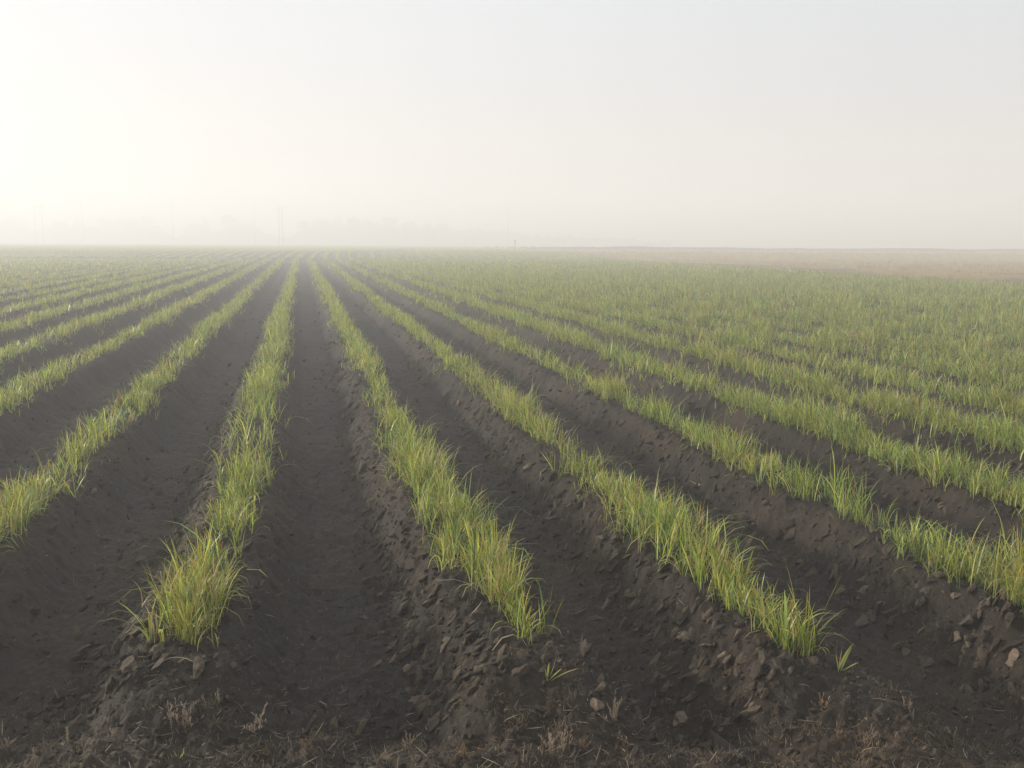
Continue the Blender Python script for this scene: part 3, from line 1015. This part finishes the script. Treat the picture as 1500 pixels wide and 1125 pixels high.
def far_wood():
    parts = []
    n = 30000
    px = RNG.uniform(-60, 980, n)
    y = PX_TREE + 30 + RNG.uniform(0, 40, n)
    x = (px - 750) / FPX * y
    top = 8.0 + 2.2 * fbm(px * 0.035, px * 0, 201, 4) + 1.5 * fbm(px * 0.2, px * 0, 202, 2)
    top = top + 2.5 * np.exp(-((px - 200) / 60) ** 2) + 3.5 * np.exp(-((px - 530) / 90) ** 2)
    top = top - 6 * np.exp(-((px - 262) / 16) ** 2) - 4.5 * np.exp(-((px - 418) / 22) ** 2) - 5 * sstep(700, 980, px)
    top = np.maximum(top, 2)
    z = top * RNG.random(n) ** 0.7
    P = np.stack([x, y, z], -1)
    rg = RNG
    a = rg.normal(0, 1, (n, 3)); a /= np.linalg.norm(a, axis=1)[:, None]
    b = np.cross(a, rg.normal(0, 1, (n, 3))); b /= np.linalg.norm(b, axis=1)[:, None]
    s = rg.uniform(0.5, 1.1, (n, 1))
    V = np.stack([P - a * s - b * s * .6, P + a * s * .9 - b * s * .5, P + a * s * .8 + b * s * .7, P - a * s * .7 + b * s * .5], 1).reshape(-1, 3)
    C = np.repeat(np.array([[0.035, 0.045, 0.022]]) * rg.uniform(.6, 1.4, (n, 1)), 4, 0)
    o = new_obj("far_woods", np_mesh("far_woods", V, np.arange(n * 4).reshape(-1, 4), C, False), M_LEAF)
    tag(o, "low band of hazy woods filling in behind the trees on the horizon", "woods", kind="stuff")


far_wood()


# ------------------------------------------------------------------ poles
def pole_h(px, top_y, depth, gap, label):
    x, y = at_depth(px, depth)
    H = (361 - top_y) / FPX * y + CAM_H
    root = new_obj("double_utility_pole", None); root.location = (x, y, 0.1); root.rotation_euler.z = R(50)
    for s in (-1, 1):
        new_obj("pole", tube_mesh("pole", [((s * gap / 2, 0, -.5), (s * gap / 2, 0, H), .22, .16)]), M_POLE, root)
    new_obj("crossarm", tube_mesh("crossarm", [((-gap * .95, .2, H * .90), (gap * .95, .2, H * .90), .13, .13)]), M_POLE, root)
    new_obj("brace", tube_mesh("brace", [((-gap / 2, .1, H * .62), (gap / 2, .1, H * .8), .07, .07), ((gap / 2, -.1, H * .62), (-gap / 2, -.1, H * .8), .07, .07)]), M_POLE, root)
    for s in (-.9, 0, .9):
        new_obj("insulator", tube_mesh("insulator", [((s * gap, .2, H * .90), (s * gap, .2, H * .90 - .9), .09, .12)]), M_PORC, root)
    tag(root, label, "utility pole", "hazy utility poles along the horizon")


def pole_s(px, top_y, depth, label):
    x, y = at_depth(px, depth)
    H = (361 - top_y) / FPX * y + CAM_H
    root = new_obj("utility_pole", None); root.location = (x, y, 0.1); root.rotation_euler.z = R(40)
    new_obj("pole", tube_mesh("pole", [((0, 0, -.5), (0, 0, H), .18, .12)]), M_POLE, root)
    new_obj("crossarm", tube_mesh("crossarm", [((-1.3, .2, H * .93), (1.3, .2, H * .93), .09, .09)]), M_POLE, root)
    for s in (-1.2, 0, 1.2):
        new_obj("insulator", tube_mesh("insulator", [((s, .2, H * .93), (s, .2, H * .93 + .35), .09, .06)]), M_PORC, root)
    tag(root, label, "utility pole", "hazy utility poles along the horizon")


pole_h(74.5, 309, 370, 2.9, "tall double utility pole standing before the left tree line")
pole_h(419, 310, 350, 1.7, "dark double utility pole in the tree gap left of where rows converge")
pole_s(137, 304, 395, "faint single utility pole between the left double pole and the tallest tree")
pole_s(265, 306, 395, "faint single utility pole in the gap of the left tree line")
pole_s(382, 309, 380, "single utility pole just left of the central double pole")
pole_s(743, 312, 375, "single utility pole alone above the field right of the tree line")

# marker stake in the middle distance
x, y = at(754, 371.5, 0.1)
st = new_obj("marker_stake", None); st.location = (x, y, float(ground_z(np.array([x]), np.array([y]), False)[0]))
new_obj("post", tube_mesh("post", [((0, 0, -.3), (.06, 0, 1.7), .075, .07)]), M_STAKE, st)
new_obj("cap", tube_mesh("cap", [((.06, 0, 1.68), (.02, 0, 2.0), .15, .12)]), M_STAKE, st)
tag(st, "thin marker stake standing alone in the field near the middle of the horizon", "stake")


# ------------------------------------------------------------------ haze
def haze():
    bm = bmesh.new()
    bmesh.ops.create_cube(bm, size=1)
    me = bpy.data.meshes.new("haze")
    for v in bm.verts:
        v.co = Vector((v.co.x * 7600, v.co.y * 0 + (2750 if v.co.y > 0 else -60), 24.5 if v.co.z > 0 else -1.8))
    bm.to_mesh(me); bm.free()
    m, nt, out = mat_new("haze_air")
    p = N(nt, "ShaderNodeVolumePrincipled", Density=HAZE_D, Anisotropy=HAZE_G)
    p.inputs["Color"].default_value = HAZE_C
    nt.links.new(p.outputs[0], out.inputs["Volume"])
    o = new_obj("haze", me, m)
    tag(o, "pale morning haze lying over the whole field", "haze", kind="stuff")


HAZE_D = 0.0070
HAZE_G = 0.25
HAZE_C = (0.982, 0.981, 0.979, 1)
haze()

# ------------------------------------------------------------------ light and sky
w = bpy.data.worlds.new("World"); scn.world = w; w.use_nodes = True
nt = w.node_tree; nt.nodes.clear()
wo = nt.nodes.new("ShaderNodeOutputWorld"); bg = nt.nodes.new("ShaderNodeBackground")
sky = nt.nodes.new("ShaderNodeTexSky"); sky.sky_type = 'NISHITA'; sky.sun_disc = False
sky.sun_elevation = SUN_EL; sky.sun_rotation = -SUN_AZ
sky.air_density = 1.0; sky.dust_density = 4.0; sky.ozone_density = 1.0; sky.altitude = 0
bg.inputs["Strength"].default_value = 0.10
# high thin mist in front of the clear sky: whitest round the sun, greyer low down
def wn(t, **kw): return N(nt, t, **kw)
WL = nt.links.new
tcw = wn("ShaderNodeTexCoord")
sdv = (-math.sin(SUN_AZ) * math.cos(SUN_EL), math.cos(SUN_AZ) * math.cos(SUN_EL), math.sin(SUN_EL))
dt = wn("ShaderNodeVectorMath", operation='DOT_PRODUCT'); WL(tcw.outputs["Generated"], dt.inputs[0]); dt.inputs[1].default_value = sdv
g = wn("ShaderNodeMapRange", interpolation_type='SMOOTHSTEP'); WL(dt.outputs["Value"], g.inputs[0])
g.inputs[1].default_value = -0.5; g.inputs[2].default_value = 0.55
mistc = wn("ShaderNodeMix", data_type='RGBA'); WL(g.outputs[0], mistc.inputs["Factor"])
mistc.inputs[6].default_value = (4.6, 4.95, 5.5, 1); mistc.inputs[7].default_value = (5.6, 5.9, 6.3, 1)
sep = wn("ShaderNodeSeparateXYZ"); WL(tcw.outputs["Generated"], sep.inputs[0])
el = wn("ShaderNodeMapRange", interpolation_type='SMOOTHSTEP'); WL(sep.outputs[2], el.inputs[0])
el.inputs[1].default_value = -0.05; el.inputs[2].default_value = 0.30
low = wn("ShaderNodeMix", data_type='RGBA', blend_type='MULTIPLY'); low.inputs[0].default_value = 1
lowc = wn("ShaderNodeMix", data_type='RGBA'); WL(el.outputs[0], lowc.inputs["Factor"])
lowc.inputs[6].default_value = (0.93, 0.84, 0.78, 1); lowc.inputs[7].default_value = (1, 1, 1, 1)
WL(mistc.outputs[2], low.inputs[6]); WL(lowc.outputs[2], low.inputs[7])
mixs = wn("ShaderNodeMix", data_type='RGBA'); mixs.inputs[0].default_value = 0.88
WL(sky.outputs[0], mixs.inputs[6]); WL(low.outputs[2], mixs.inputs[7])
WL(mixs.outputs[2], bg.inputs[0]); WL(bg.outputs[0], wo.inputs[0])

sun = bpy.data.lights.new("sun", 'SUN'); suno = bpy.data.objects.new("sun", sun); COL.objects.link(suno)
sun.energy = 5.0; sun.angle = R(0.6); sun.color = (1.0, 0.905, 0.78)
sd = Vector((-math.sin(SUN_AZ) * math.cos(SUN_EL), math.cos(SUN_AZ) * math.cos(SUN_EL), math.sin(SUN_EL)))
suno.rotation_euler = sd.to_track_quat('Z', 'Y').to_euler()

vs = scn.view_settings
scn.display_settings.display_device = 'sRGB'
vs.view_transform = 'Standard'; vs.look = 'None'; vs.exposure = 0.53; vs.gamma = 1.0; vs.use_curve_mapping = False
cy = scn.cycles
cy.use_denoising = True
cy.max_bounces = 6; cy.diffuse_bounces = 3; cy.glossy_bounces = 2; cy.transmission_bounces = 3; cy.transparent_max_bounces = 6
cy.volume_bounces = 3
